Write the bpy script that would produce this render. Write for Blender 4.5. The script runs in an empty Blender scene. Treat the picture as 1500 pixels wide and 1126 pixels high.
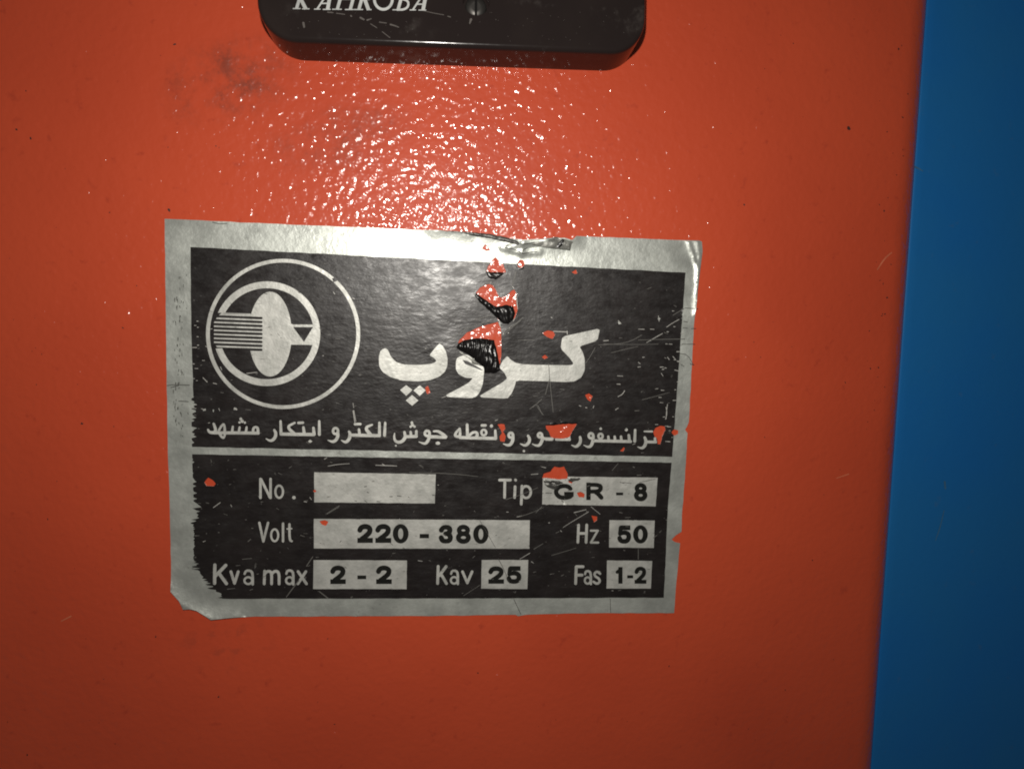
import bpy, bmesh, math, random
from mathutils import Vector, Matrix, noise
from mathutils.geometry import delaunay_2d_cdt
random.seed(7)
S = bpy.context.scene
COL = S.collection

# ------------------------------------------------------------------ camera
# World: the painted front panel is the plane y = 0, x to the right, z up along
# the panel's fold. Lengths below are millimetres (MM turns them to metres).
MM = 0.001
F_PX, CX, CY, DIST = 900.0, 750.0, 563.0, 117.43314924702815
ROT = Matrix(((0.99538523, 0.00161426, 0.09594599),
              (-0.09532343, -0.09830424, 0.9905805),
              (0.01103096, -0.9951551, -0.09769671)))     # photo axes -> world
cam = bpy.data.cameras.new('camera')
cam.sensor_width = 36.0
cam.lens = 36.0 * F_PX / 1500.0
cam.clip_start, cam.clip_end = 0.005, 50.0
cam_o = bpy.data.objects.new('camera', cam); COL.objects.link(cam_o)
m = ROT @ Matrix(((1, 0, 0), (0, -1, 0), (0, 0, -1)))
cam_o.matrix_world = Matrix.Translation((0, -DIST * MM, 0)) @ m.to_4x4()
S.camera = cam_o

# ------------------------------------------------------------------ light
world = bpy.data.worlds.new('World'); S.world = world; world.use_nodes = True
bg = world.node_tree.nodes['Background']
bg.inputs[0].default_value = (1.0, 0.93, 0.86, 1); bg.inputs[1].default_value = 0.06
fl = bpy.data.lights.new('phone_flash', 'AREA')           # the phone's own flash, beside the lens
fl.shape = 'DISK'; fl.size = 0.0045; fl.energy = 0.158; fl.color = (1.0, 0.955, 0.88)
fl_o = bpy.data.objects.new('phone_flash', fl); COL.objects.link(fl_o)
fl_o.location = (-0.005, -0.117, 0.027)
fl_o.rotation_euler = (Vector((0.004, 0, -0.004)) - fl_o.location).to_track_quat('-Z', 'Y').to_euler()
S.view_settings.view_transform = 'Standard'; S.view_settings.look = 'None'
S.cycles.filter_width = 1.9        # a phone lens is a little soft
S.view_settings.exposure = 0.0; S.view_settings.gamma = 1.0

# ------------------------------------------------------------------ helpers
def U(px, py, y=0.0):
    """A point measured in the photo -> (x, z) in mm on the plane y (mm) of the real panel."""
    d = ROT @ Vector((px - CX, py - CY, F_PX)); t = (DIST + y) / d.y
    return (d.x * t, d.z * t)

class Reg:
    """Measuring frame: a detail measured at scale s from photo point (ox, oy)."""
    def __init__(s, ox, oy, k, y=0.0): s.ox, s.oy, s.k, s.y = ox, oy, k, y
    def __call__(s, p): return U(s.ox + p[0] / s.k, s.oy + p[1] / s.k, s.y)
    def poly(s, pts): return [s(p) for p in pts]
PX = Reg(0, 0, 1.0)

def area(p):
    return 0.5 * sum(p[i][0] * p[(i + 1) % len(p)][1] - p[(i + 1) % len(p)][0] * p[i][1] for i in range(len(p)))

def ccw(p): return p if area(p) > 0 else p[::-1]

def inside(pt, poly):
    x, y = pt; c = False; n = len(poly); j = n - 1
    for i in range(n):
        xi, yi = poly[i]; xj, yj = poly[j]
        if (yi > y) != (yj > y) and x < (xj - xi) * (y - yi) / (yj - yi) + xi: c = not c
        j = i
    return c

def dseg(p, a, b):
    ax, ay = a; bx, by = b; dx, dy = bx - ax, by - ay; L = dx * dx + dy * dy
    t = 0 if L == 0 else max(0, min(1, ((p[0] - ax) * dx + (p[1] - ay) * dy) / L))
    return math.hypot(p[0] - ax - t * dx, p[1] - ay - t * dy), t

def dline(p, pts): return min(dseg(p, pts[i], pts[i + 1])[0] for i in range(len(pts) - 1))

def rough(poly, step=1.2, amp=0.06, seed=0):
    """Subdivide an outline and make it slightly uneven, as a printed or torn edge is."""
    rnd = random.Random(seed); out = []
    for i in range(len(poly)):
        a, b = poly[i], poly[(i + 1) % len(poly)]
        L = math.hypot(b[0] - a[0], b[1] - a[1]); n = max(1, int(L / step))
        for k in range(n):
            t = k / n; o = rnd.uniform(-amp, amp) if k else 0
            nx, ny = -(b[1] - a[1]) / max(L, 1e-6), (b[0] - a[0]) / max(L, 1e-6)
            out.append((a[0] + (b[0] - a[0]) * t + nx * o, a[1] + (b[1] - a[1]) * t + ny * o))
    return out

def disc(c, rx, ry=None, n=14, ph=0.13):
    ry = rx if ry is None else ry
    return [(c[0] + rx * math.cos(ph + 2 * math.pi * i / n), c[1] + ry * math.sin(ph + 2 * math.pi * i / n)) for i in range(n)]

def smooth(pts, it=2):
    """Chaikin smoothing of an open stroke (x, y, w)."""
    for _ in range(it):
        if len(pts) < 3: return pts
        o = [pts[0]]
        for a, b in zip(pts, pts[1:]):
            o.append(tuple(a[i] * .75 + b[i] * .25 for i in range(3)))
            o.append(tuple(a[i] * .25 + b[i] * .75 for i in range(3)))
        o.append(pts[-1]); pts = o
    return pts

def smooth_poly(p, it=1):
    for _ in range(it):
        o = []
        for i in range(len(p)):
            a, b = p[i], p[(i + 1) % len(p)]
            o += [(a[0] * .86 + b[0] * .14, a[1] * .86 + b[1] * .14), (a[0] * .14 + b[0] * .86, a[1] * .14 + b[1] * .86)]
        p = o
    return p

def stroke(reg, pts, w=None, caps=True, it=2):
    """A pen stroke: polygons (mm) whose union is the stroke. pts (x, y[, w])."""
    q = []
    lastw = w
    for p in pts:
        if len(p) > 2: lastw = p[2]
        q.append((p[0], p[1], lastw))
    q = smooth(q, it); out = []
    for k, (a, b) in enumerate(zip(q, q[1:])):
        dx, dy = b[0] - a[0], b[1] - a[1]; L = math.hypot(dx, dy)
        if L < 1e-6: continue
        nx, ny = -dy / L, dx / L; ra, rb = a[2] / 2, b[2] / 2
        out.append(reg.poly([(a[0] + nx * ra, a[1] + ny * ra), (b[0] + nx * rb, b[1] + ny * rb),
                             (b[0] - nx * rb, b[1] - ny * rb), (a[0] - nx * ra, a[1] - ny * ra)]))
    for i, a in enumerate(q):
        if (0 < i < len(q) - 1) or caps:
            out.append(reg.poly(disc(a, a[2] / 2, n=10, ph=0.1 + i * 0.37)))
    return out

def ring(reg, c, rx, ry, w, n=28, a0=0, a1=None):
    pts = [(c[0] + rx * math.cos(2 * math.pi * i / n), c[1] + ry * math.sin(2 * math.pi * i / n), w) for i in range(n)]
    pts.append(pts[0])
    return stroke(reg, pts, it=0)

def cdt(pos, neg=(), pts=()):
    V, Fc = [], []
    for p in list(pos) + list(neg):
        p = ccw(p); b = len(V); V += [Vector(v) for v in p]; Fc.append(list(range(b, b + len(p))))
    V += [Vector(p) for p in pts]
    ov, oe, of, vo, eo, fo = delaunay_2d_cdt(V, [], Fc, 1, 1e-5)
    npos = len(pos); keep = []
    for f, o in zip(of, fo):
        if any(i < npos for i in o) and not any(i >= npos for i in o): keep.append(list(f))
    used = sorted({i for f in keep for i in f}); mp = {u: i for i, u in enumerate(used)}
    return [(ov[u].x, ov[u].y) for u in used], [[mp[i] for i in f] for f in keep]

def grid_in(poly, step, jit=0.25, seed=1):
    rnd = random.Random(seed)
    xs = [p[0] for p in poly]; zs = [p[1] for p in poly]; out = []
    x = min(xs)
    while x < max(xs):
        z = min(zs)
        while z < max(zs):
            p = (x + rnd.uniform(-jit, jit) * step, z + rnd.uniform(-jit, jit) * step)
            if inside(p, poly): out.append(p)
            z += step
        x += step
    return out

def link(name, me, mat, parent=None, origin=(0, 0, 0), sm=True):
    if sm:
        for p in me.polygons: p.use_smooth = True
    o = bpy.data.objects.new(name, me); COL.objects.link(o)
    if mat: me.materials.append(mat)
    if parent:
        o.parent = parent
        while o.parent: origin = Vector(origin); break
    return o

ROOTS = {}
def root_of(o):
    while o.parent: o = o.parent
    return o

def sheet(name, pos, hf, mat, parent, neg=(), pts=(), skirt=None, kind=None, label=None):
    """Polygons laid on the panel: point (x, z) stands hf(x, z) mm in front of it; skirt = height its edge reaches down to."""
    vs, fs = cdt(pos, neg, pts)
    bm = bmesh.new(); o0 = Vector(root_of(parent).location)
    bv = [bm.verts.new(Vector((x * MM, -hf(x, z) * MM, z * MM)) - o0) for x, z in vs]
    for f in fs:
        try: bm.faces.new([bv[i] for i in f])
        except ValueError: pass
    bmesh.ops.recalc_face_normals(bm, faces=bm.faces)
    bm.faces.ensure_lookup_table()
    for f in bm.faces:
        f.normal_update()
        if f.normal.y > 0: f.normal_flip()
        f.smooth = True
    if skirt is not None:
        for e in [e for e in bm.edges if e.is_boundary]:
            a, b = e.verts; q = []
            for c in (a.co, b.co): q += [c.copy(), Vector((c.x, -skirt * MM - o0.y, c.z))]
            va = [bm.verts.new(c) for c in (q[0], q[2], q[3], q[1])]
            f = bm.faces.new(va); f.smooth = False; f.normal_update()
            out = (a.co + b.co) / 2 - e.link_faces[0].calc_center_median()
            if f.normal.dot(out) < 0: f.normal_flip()
    me = bpy.data.meshes.new(name); bm.to_mesh(me); bm.free()
    o = bpy.data.objects.new(name, me); COL.objects.link(o); me.materials.append(mat); o.parent = parent
    if kind: o['kind'] = kind
    if label: o['label'] = label
    return o

def empty(name, loc, label, cat):
    o = bpy.data.objects.new(name, None); COL.objects.link(o); o.location = loc
    o.empty_display_size = 0.01; o['label'] = label; o['category'] = cat
    return o

# ------------------------------------------------------------------ materials
class Mat:
    def __init__(s, name):
        s.m = bpy.data.materials.new(name); s.m.use_nodes = True; s.t = s.m.node_tree
        s.b = s.t.nodes['Principled BSDF']; s.co = s.n('ShaderNodeTexCoord').outputs['Object']
    def n(s, typ, **kw):
        nd = s.t.nodes.new(typ)
        for k, v in kw.items(): setattr(nd, k, v)
        return nd
    def l(s, a, b): s.t.links.new(a, b)
    def set(s, **kw):
        for k, v in kw.items():
            k = k.replace('_', ' ')
            i = s.b.inputs[k]
            i.default_value = (*v, 1) if isinstance(v, tuple) and len(v) == 3 else v
        return s
    def mapped(s, sc=(1, 1, 1), loc=(0, 0, 0)):
        mp = s.n('ShaderNodeMapping'); s.l(s.co, mp.inputs[0])
        mp.inputs['Scale'].default_value = sc; mp.inputs['Location'].default_value = loc
        return mp.outputs[0]
    def noise(s, scale, detail=2, rough=.5, vec=None, dist=0):
        t = s.n('ShaderNodeTexNoise'); s.l(vec or s.co, t.inputs['Vector'])
        t.inputs['Scale'].default_value = scale; t.inputs['Detail'].default_value = detail
        t.inputs['Roughness'].default_value = rough; t.inputs['Distortion'].default_value = dist
        return t.outputs['Fac']
    def ramp(s, fac, lo, hi, a=0.0, b=1.0):
        r = s.n('ShaderNodeMapRange'); r.interpolation_type = 'SMOOTHSTEP'; s.l(fac, r.inputs['Value'])
        for k, v in zip(('From Min', 'From Max', 'To Min', 'To Max'), (lo, hi, a, b)): r.inputs[k].default_value = v
        return r.outputs['Result']
    def math(s, op, a, b=None):
        nd = s.n('ShaderNodeMath', operation=op)
        for i, v in enumerate((a, b)):
            if v is None: continue
            if isinstance(v, (int, float)): nd.inputs[i].default_value = v
            else: s.l(v, nd.inputs[i])
        return nd.outputs[0]
    def mix(s, fac, a, b):
        nd = s.n('ShaderNodeMix', data_type='RGBA')
        if isinstance(fac, (int, float)): nd.inputs['Factor'].default_value = fac
        else: s.l(fac, nd.inputs['Factor'])
        for k, v in ((6, a), (7, b)):
            if isinstance(v, tuple): nd.inputs[k].default_value = (*v, 1)
            else: s.l(v, nd.inputs[k])
        return nd.outputs[2]
    def bump(s, h, dist, strength=1.0, prev=None):
        nd = s.n('ShaderNodeBump'); s.l(h, nd.inputs['Height'])
        nd.inputs['Distance'].default_value = dist; nd.inputs['Strength'].default_value = strength
        if prev: s.l(prev, nd.inputs['Normal'])
        s.l(nd.outputs[0], s.b.inputs['Normal']); return nd.outputs[0]
    def color(s, c): s.l(c, s.b.inputs['Base Color'])
    def rough(s, r): s.l(r, s.b.inputs['Roughness'])
    def blob(s, c, r, ang=0.0):
        """0..1 mask: an elliptical patch of dirt at c (x, z mm) on the panel, radii r (mm)."""
        v = s.n('ShaderNodeVectorMath', operation='SUBTRACT'); s.l(s.co, v.inputs[0])
        v.inputs[1].default_value = (c[0] * MM, 0, c[1] * MM + 0.15)   # panel-local
        rt = s.n('ShaderNodeVectorRotate', rotation_type='Y_AXIS'); s.l(v.outputs[0], rt.inputs['Vector'])
        rt.inputs['Angle'].default_value = ang
        k = s.n('ShaderNodeVectorMath', operation='MULTIPLY'); s.l(rt.outputs[0], k.inputs[0])
        k.inputs[1].default_value = (1 / (r[0] * MM), 0, 1 / (r[1] * MM))
        d = s.n('ShaderNodeVectorMath', operation='LENGTH'); s.l(k.outputs[0], d.inputs[0])
        return s.ramp(d.outputs['Value'], 1.0, 0.25)

def m_orange():
    M = Mat('orange_hammered_paint')
    c = M.mix(M.ramp(M.noise(28, 3), .3, .7), (0.535, 0.069, 0.025), (0.485, 0.060, 0.022))
    c = M.mix(M.math('MULTIPLY', M.ramp(M.noise(420, 3, .6), .62, .80), .35), c, (0.25, 0.022, 0.012))
    d1 = M.math('MULTIPLY', M.blob(U(335, 118), (15, 9), .35), M.math('MULTIPLY', M.ramp(M.noise(170, 5, .7), .34, .66), M.ramp(M.noise(820, 3, .7), .40, .60, .45, 1.0)))
    d2 = M.math('MULTIPLY', M.blob(U(500, 200), (17, 7), .25), M.math('MULTIPLY', M.ramp(M.noise(150, 5, .7), .32, .66), M.ramp(M.noise(820, 3, .7), .40, .60, .45, 1.0)))
    d3 = M.math('MULTIPLY', M.blob(U(330, 940), (12, 9)), M.ramp(M.noise(330, 3, .6), .52, .66))
    d = M.math('MAXIMUM', M.math('MULTIPLY', d1, .62), M.math('MULTIPLY', d2, .5))
    d = M.math('MAXIMUM', d, M.math('MULTIPLY', d3, .2))
    c = M.mix(d, c, (0.10, 0.032, 0.022))
    M.color(c); M.set(IOR=1.5)
    M.set(Roughness=.5, Specular_IOR_Level=.22, Coat_Weight=.8, Coat_IOR=1.5)
    M.l(M.math('ADD', M.ramp(M.noise(90, 2), .3, .7, .12, .19), M.math('MULTIPLY', d, .25)), M.b.inputs['Coat Roughness'])
    vo = M.n('ShaderNodeTexVoronoi', feature='SMOOTH_F1'); M.l(M.co, vo.inputs['Vector'])
    vo.inputs['Scale'].default_value = 780; vo.inputs['Smoothness'].default_value = .8
    calm = M.ramp(M.noise(26, 2), .3, .7, .75, 1.1)
    h = M.math('ADD', M.math('MULTIPLY', M.noise(820, .8, .5), .7), M.math('MULTIPLY', vo.outputs['Distance'], -.42))
    b = M.bump(M.math('MULTIPLY', h, calm), 0.00044)
    b = M.bump(M.ramp(M.noise(1250, 0, .5), .54, .76), 0.000040, 1, b)
    M.l(b, M.b.inputs['Coat Normal'])
    soft = M.n('ShaderNodeBump'); M.l(M.noise(820, .8, .5), soft.inputs['Height']); soft.inputs['Distance'].default_value = 0.00007
    M.l(soft.outputs[0], M.b.inputs['Normal'])
    return M.m

def m_blue():
    M = Mat('blue_smooth_paint')
    c = M.mix(M.ramp(M.noise(35, 3), .3, .7), (0.0090, 0.136, 0.42), (0.0120, 0.145, 0.40))
    c = M.mix(M.math('MULTIPLY', M.ramp(M.noise(300, 3, .6), .64, .78), .3), c, (0.06, 0.13, 0.24))
    M.color(c); M.set(Roughness=.45, IOR=1.3); M.bump(M.noise(500, 2), 0.00004)
    return M.m

def m_foil(name='silver_foil', base=(0.575, 0.60, 0.56)):
    M = Mat(name)
    dark = tuple(v * .78 for v in base)
    c = M.mix(M.ramp(M.noise(170, 5, .62), .36, .66), base, dark)
    st = M.mapped((1, 1, 9))
    c = M.mix(M.math('MULTIPLY', M.ramp(M.noise(420, 3, .6, st), .55, .8), .35), c, (0.30, 0.30, 0.27))
    grime = M.math('MULTIPLY', M.ramp(M.noise(520, 4, .65), .62, .74), M.ramp(M.noise(45, 2), .42, .62))
    c = M.mix(M.math('MULTIPLY', grime, .7), c, (0.10, 0.095, 0.085))
    M.color(c); M.set(Metallic=.62, IOR=1.4)
    M.rough(M.ramp(M.noise(240, 4, .6), .3, .7, .36, .52))
    b = M.bump(M.noise(1300, 2, .6), 0.00005)
    M.bump(M.noise(120, 3, .5), 0.00022, 1, b)
    return M.m

def m_ink():
    M = Mat('black_sticker_ink')
    c = M.mix(M.ramp(M.noise(110, 4, .6), .35, .68), (0.0085, 0.0065, 0.0065), (0.0145, 0.0113, 0.0110))
    st = M.mapped((1, 1, 7))
    fib = M.noise(260, 4, .65, st)
    c = M.mix(M.math('MULTIPLY', M.ramp(fib, .6, .78), .45), c, (0.060, 0.056, 0.052))
    c = M.mix(M.math('MULTIPLY', M.ramp(M.noise(900, 2, .7), .68, .76), .5), c, (0.16, 0.155, 0.145))
    M.color(c); M.set(IOR=1.52)
    M.rough(M.ramp(M.noise(260, 4, .7, M.mapped((1, 1, 2))), .3, .7, .31, .48))
    b = M.bump(M.noise(520, 3, .6, M.mapped((1, 1, 1.8))), 0.00008)
    M.bump(M.noise(110, 2), 0.00012, 1, b)
    return M.m

def m_print():
    M = Mat('bare_silver_print')
    c = M.mix(M.ramp(M.noise(300, 5, .65), .35, .68), (0.60, 0.60, 0.565), (0.47, 0.475, 0.445))
    g = M.math('MULTIPLY', M.ramp(M.noise(700, 3, .6, M.mapped((1, 1, 3))), .63, .74), .7)
    c = M.mix(g, c, (0.15, 0.145, 0.13))
    M.color(c); M.set(Metallic=.5, IOR=1.4)
    M.rough(M.ramp(M.noise(240, 4, .6), .3, .7, .42, .58))
    b = M.bump(M.noise(1300, 2, .6), 0.00005); M.bump(M.noise(150, 3, .5), 0.0002, 1, b)
    return M.m

def m_simple(name, base, rough, metal=0.0, ns=0, nd=0.0, var=.25, **kw):
    M = Mat(name)
    c = M.mix(M.ramp(M.noise(400, 3, .6), .35, .7), base, tuple(v * (1 - var) for v in base))
    M.color(c); M.set(Roughness=rough, Metallic=metal, **kw)
    if ns: M.bump(M.noise(ns, 3, .6), nd)
    return M.m

def m_plastic():
    M = Mat('black_glossy_plastic')
    c = M.mix(M.ramp(M.noise(60, 3), .4, .7), (0.017, 0.0125, 0.012), (0.023, 0.017, 0.0155))
    sm = M.math('MULTIPLY', M.ramp(M.noise(190, 5, .65), .53, .72), M.ramp(M.noise(42, 2), .46, .62))
    c = M.mix(M.math('MULTIPLY', sm, .55), c, (0.10, 0.088, 0.08))
    M.color(c); M.set(IOR=1.38)
    M.rough(M.math('ADD', M.math('MULTIPLY', sm, .3), .15)); M.bump(M.noise(350, 2), 0.00003)
    return M.m

ORANGE, BLUE, FOIL, INK, PRINT, PLASTIC = m_orange(), m_blue(), m_foil(), m_ink(), m_print(), m_plastic()
NUM = m_simple('black_numeral_ink', (0.009, 0.009, 0.0075), .6, ns=900, nd=.00006, Specular_IOR_Level=.2)
FLAPB = m_simple('peeled_black_film', (0.006, 0.005, 0.005), .28, ns=1500, nd=.00003)
BACK_SHADED = m_simple('shaded_adhesive_backing', (0.09, 0.088, 0.08), .4, .3, ns=700, nd=.0002, var=.5)  # darker copy of the grey backing: the wedge's shade painted into the colour
BACK = m_simple('grey_adhesive_backing', (0.23, 0.23, 0.21), .45, .4, ns=700, nd=.0002, var=.45)
FLAPS = m_simple('crumpled_silver_film', (0.20, 0.20, 0.185), .3, .8, ns=900, nd=.0001, var=.5)
SCR = m_simple('scratch_bare_foil', (0.46, 0.45, 0.42), .5, .3)
SCRD = m_simple('faint_scratch', (0.13, 0.125, 0.115), .55, .1)
CRK_SHADE = m_simple('crack_and_wrinkle_shade', (0.05, 0.048, 0.042), .6)
WHITE = m_simple('white_badge_paint', (0.50, 0.51, 0.50), .45)
STEEL = m_simple('dark_screw_steel', (0.09, 0.085, 0.08), .4, .8)
FLECK = m_simple('dark_paint_chip', (0.05, 0.018, 0.014), .6)
DUST = m_simple('pale_dust', (0.095, 0.083, 0.076), .8)
RESIDUE = m_simple('dull_glue_residue', (0.30, 0.05, 0.035), .7)

# ------------------------------------------------------------------ the machine cabinet
cab = empty('machine_cabinet', (0, 0.03, -0.15), 'orange painted steel machine cabinet with a blue sheet beyond its rounded right edge', 'machine cabinet')

def extrude_profile(name, prof, z0, z1, mat, parent, nz=2):
    """prof: open (x, y) outline in mm, drawn out along z."""
    bm = bmesh.new(); o0 = Vector(root_of(parent).location); rows = []
    for k in range(nz):
        z = z0 + (z1 - z0) * k / (nz - 1)
        rows.append([bm.verts.new(Vector((x * MM, y * MM, z * MM)) - o0) for x, y in prof])
    for a, b in zip(rows, rows[1:]):
        for i in range(len(prof) - 1): bm.faces.new((a[i], a[i + 1], b[i + 1], b[i])).smooth = True
    bmesh.ops.recalc_face_normals(bm, faces=bm.faces)
    me = bpy.data.meshes.new(name); bm.to_mesh(me); bm.free()
    o = bpy.data.objects.new(name, me); COL.objects.link(o); me.materials.append(mat); o.parent = parent
    return o

EDGE, RAD, DEEP = 94.7, 7.0, 12.0
def bend(t): return (EDGE - RAD + RAD * math.sin(t), RAD - RAD * math.cos(t))
prof = [(-230, 14), (-230, 0), (-226, 0)] + [(x, 0) for x in (-120, -60, 0, 45, 75, 85)]
prof += [bend(math.pi / 2 * i / 12) for i in range(13)]
prof += [(EDGE, DEEP), (EDGE - 14, DEEP)]
extrude_profile('front_panel', prof, -230, 210, ORANGE, cab, 9)
sp = [(EDGE - 1.0, 20), (EDGE - 1.05, 5.2), (EDGE - .95, 4.35), (EDGE - .6, 3.85), (EDGE, 3.7)] + [(EDGE + x, 3.7) for x in (1.5, 20, 60, 110, 150)] + [(EDGE + 152, 4.4), (EDGE + 153, 6), (EDGE + 153, 40)]
extrude_profile('side_panel', sp, -230, 210, BLUE, cab, 3)

def specks(name, items, off, mat, parent, hf=None, kind='stuff'):
    polys = []
    for it in items: polys += it
    return sheet(name, polys, (lambda x, z: (hf(x, z) if hf else 0) + off), mat, parent, kind=kind)

rnd = random.Random(3)
def chip(c, r, seed):
    q = random.Random(seed); n = 7; e = q.uniform(.35, .85); a = q.uniform(0, 3)
    o = []
    for i in range(n):
        t = 2 * math.pi * i / n; rr = r * q.uniform(.6, 1.2); x, y = rr * math.cos(t), rr * e * math.sin(t)
        o.append((c[0] + x * math.cos(a) - y * math.sin(a), c[1] + x * math.sin(a) + y * math.cos(a)))
    return o
fl = [[chip(U(*p), r * .8, i)] for i, (p, r) in enumerate([((1243, 188), .62), ((1322, 172), .35), ((1316, 72), .3), ((45, 203), .42), ((256, 65), .4), ((248, 308), .4),
      ((24, 190), .3), ((480, 935), .25), ((490, 1060), .3), ((228, 932), .3), ((980, 975), .25), ((40, 1105), .3), ((1150, 1010), .25), ((1330, 138), .28), ((1288, 300), .25),
      ((120, 620), .3), ((70, 760), .28), ((180, 480), .26), ((1120, 640), .28), ((1190, 820), .26), ((1090, 300), .25), ((1238, 560), .3), ((320, 1020), .28), ((700, 985), .25)])]
for i in range(26):
    y = rnd.uniform(60, 620); fl.append([chip(U(1322 - .073 * y + rnd.gauss(0, 9), y), rnd.uniform(.1, .26), 300 + i)])
k = 0
while k < 110:
    p = (rnd.uniform(5, 1310), rnd.uniform(5, 1120))
    if 225 < p[0] < 1050 and 300 < p[1] < 920 or p[1] < 120 and 360 < p[0] < 960: continue
    if p[0] > 1345 - p[1] * .073 - 20: continue
    fl.append([chip(U(*p), rnd.choice((.06, .08, .10, .13)), 100 + k)]); k += 1
specks('paint_chips', fl, 0.03, FLECK, cab)
ls = [stroke(PX, [(1285, 395, 1.5), (1296, 378, 2.5), (1306, 370, 1.5)]), stroke(PX, [(90, 909, 1.5), (104, 902, 2.2)]), stroke(PX, [(1225, 700, 1.2), (1243, 694, 1.6)])]
specks('paint_scuffs', ls, 0.04, m_simple('pale_paint_scuff', (0.62, 0.16, 0.08), .5), cab)
bs = [stroke(PX, [(1352, 235, 1.5), (1362, 238, 3), (1372, 244, 1.5)]), stroke(PX, [(1357, 198, 3), (1360, 202, 2)]),
      stroke(PX, [(1404, 712, 3), (1405, 722, 2.5)]), stroke(PX, [(1403, 755, 1.2), (1397, 780, 1.8), (1390, 800, 1)])]
bs2 = [[[(x, z) for x, z in poly] for poly in s_] for s_ in bs]
o = specks('paint_scuffs', bs2, -3.66, m_simple('pale_blue_scuff', (0.05, 0.16, 0.30), .5), cab)

# ------------------------------------------------------------------ the sticker
ctr = U(620, 612)
st = empty('nameplate_sticker', (ctr[0] * MM, 0, ctr[1] * MM), 'worn silver and black nameplate sticker with round emblem and torn spots on orange panel', 'sticker')

R2 = Reg(220, 300, 3.519); R3 = Reg(520, 320, 3.753); R4 = Reg(780, 320, 3.753); R5 = Reg(240, 590, 3.75)
R6 = Reg(600, 590, 3.409); R7 = Reg(230, 740, 3.659); R8 = Reg(600, 740, 3.409)
A = Reg(290, 600, 8.333); B = Reg(460, 600, 8.333); C = Reg(630, 600, 8.333); D = Reg(800, 600, 7.5)
E = Reg(540, 470, 4.1667); Fz = Reg(360, 680, 5.0); G = Reg(700, 680, 5.0); H = Reg(290, 800, 4.5455)
T = Reg(680, 340, 5.12)

# -- relief of the sticker (mm in front of the panel)
top_tear = [U(*p) for p in ((640, 337), (675, 340), (720, 344), (765, 352), (800, 351), (838, 350))]
corner = [U(*p) for p in ((250, 862), (266, 884), (290, 893), (312, 905), (345, 903))]
cornerin = [U(*p) for p in ((253, 850), (275, 868), (300, 884), (340, 894))]
crease = [U(*p) for p in ((1006, 350), (1014, 372), (1021, 395), (1019, 440), (1017, 462))]
crease_b = [U(*p) for p in ((1020, 350), (1024, 375), (1022, 410))]
crease2 = [U(*p) for p in ((1000, 460), (1018, 462))]
cr_wr = [([U(*p) for p in q], a) for q, a in (
    (((745, 362), (765, 358), (800, 354)), .35), (((735, 363), (752, 368), (766, 371), (790, 369)), .3),
    (((765, 355), (764, 372)), .25))]
pull = [([U(*p) for p in q], a, w) for q, a, w in (
    (((655, 520), (700, 548), (712, 560)), .12, 2.6), (((620, 500), (660, 505)), .12, 2.5), (((690, 450), (668, 440), (640, 470)), .12, 2.5),
    (((752, 445), (745, 480), (736, 500)), .12, 2.0), (((765, 395), (752, 430)), .08, 2), (((705, 400), (745, 402)), .10, 2),
    (((795, 702), (835, 706)), .10, 2), (((805, 598), (848, 610)), .10, 2))]
def gauss(d, w): return math.exp(-(d / w) ** 2)
def hf(x, z):
    p = (x, z); v = Vector((x, z, 0.3))
    h = 0.14 + 0.045 * noise.noise(v * 0.11) + 0.022 * noise.noise(v * 0.31) + 0.007 * noise.noise(v * 0.9)
    d = dline(p, top_tear)
    if d < 3.2:
        h += 0.75 * (1 - d / 3.2) ** 2 * (0.75 + 0.5 * noise.noise(Vector((x * .35, 3.3, 0))))
    for q, a in cr_wr:
        d = dline(p, q)
        if d < 2.5: h += a * gauss(d, .55)
    d = dline(p, corner)
    if d < 3: h += 0.55 * (1 - d / 3) ** 2
    d = dline(p, crease)
    if d < 2.5: h += 0.26 * gauss(d, .33)
    d = dline(p, crease_b)
    if d < 2.5: h += 0.22 * gauss(d, .4)
    d = dline(p, crease2)
    if d < 1: h += .12 * gauss(d, .3)
    for q, a, w in pull:
        d = dline(p, q)
        if d < 3 * w: h += a * gauss(d, w)
    return max(h, 0.07)

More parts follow.
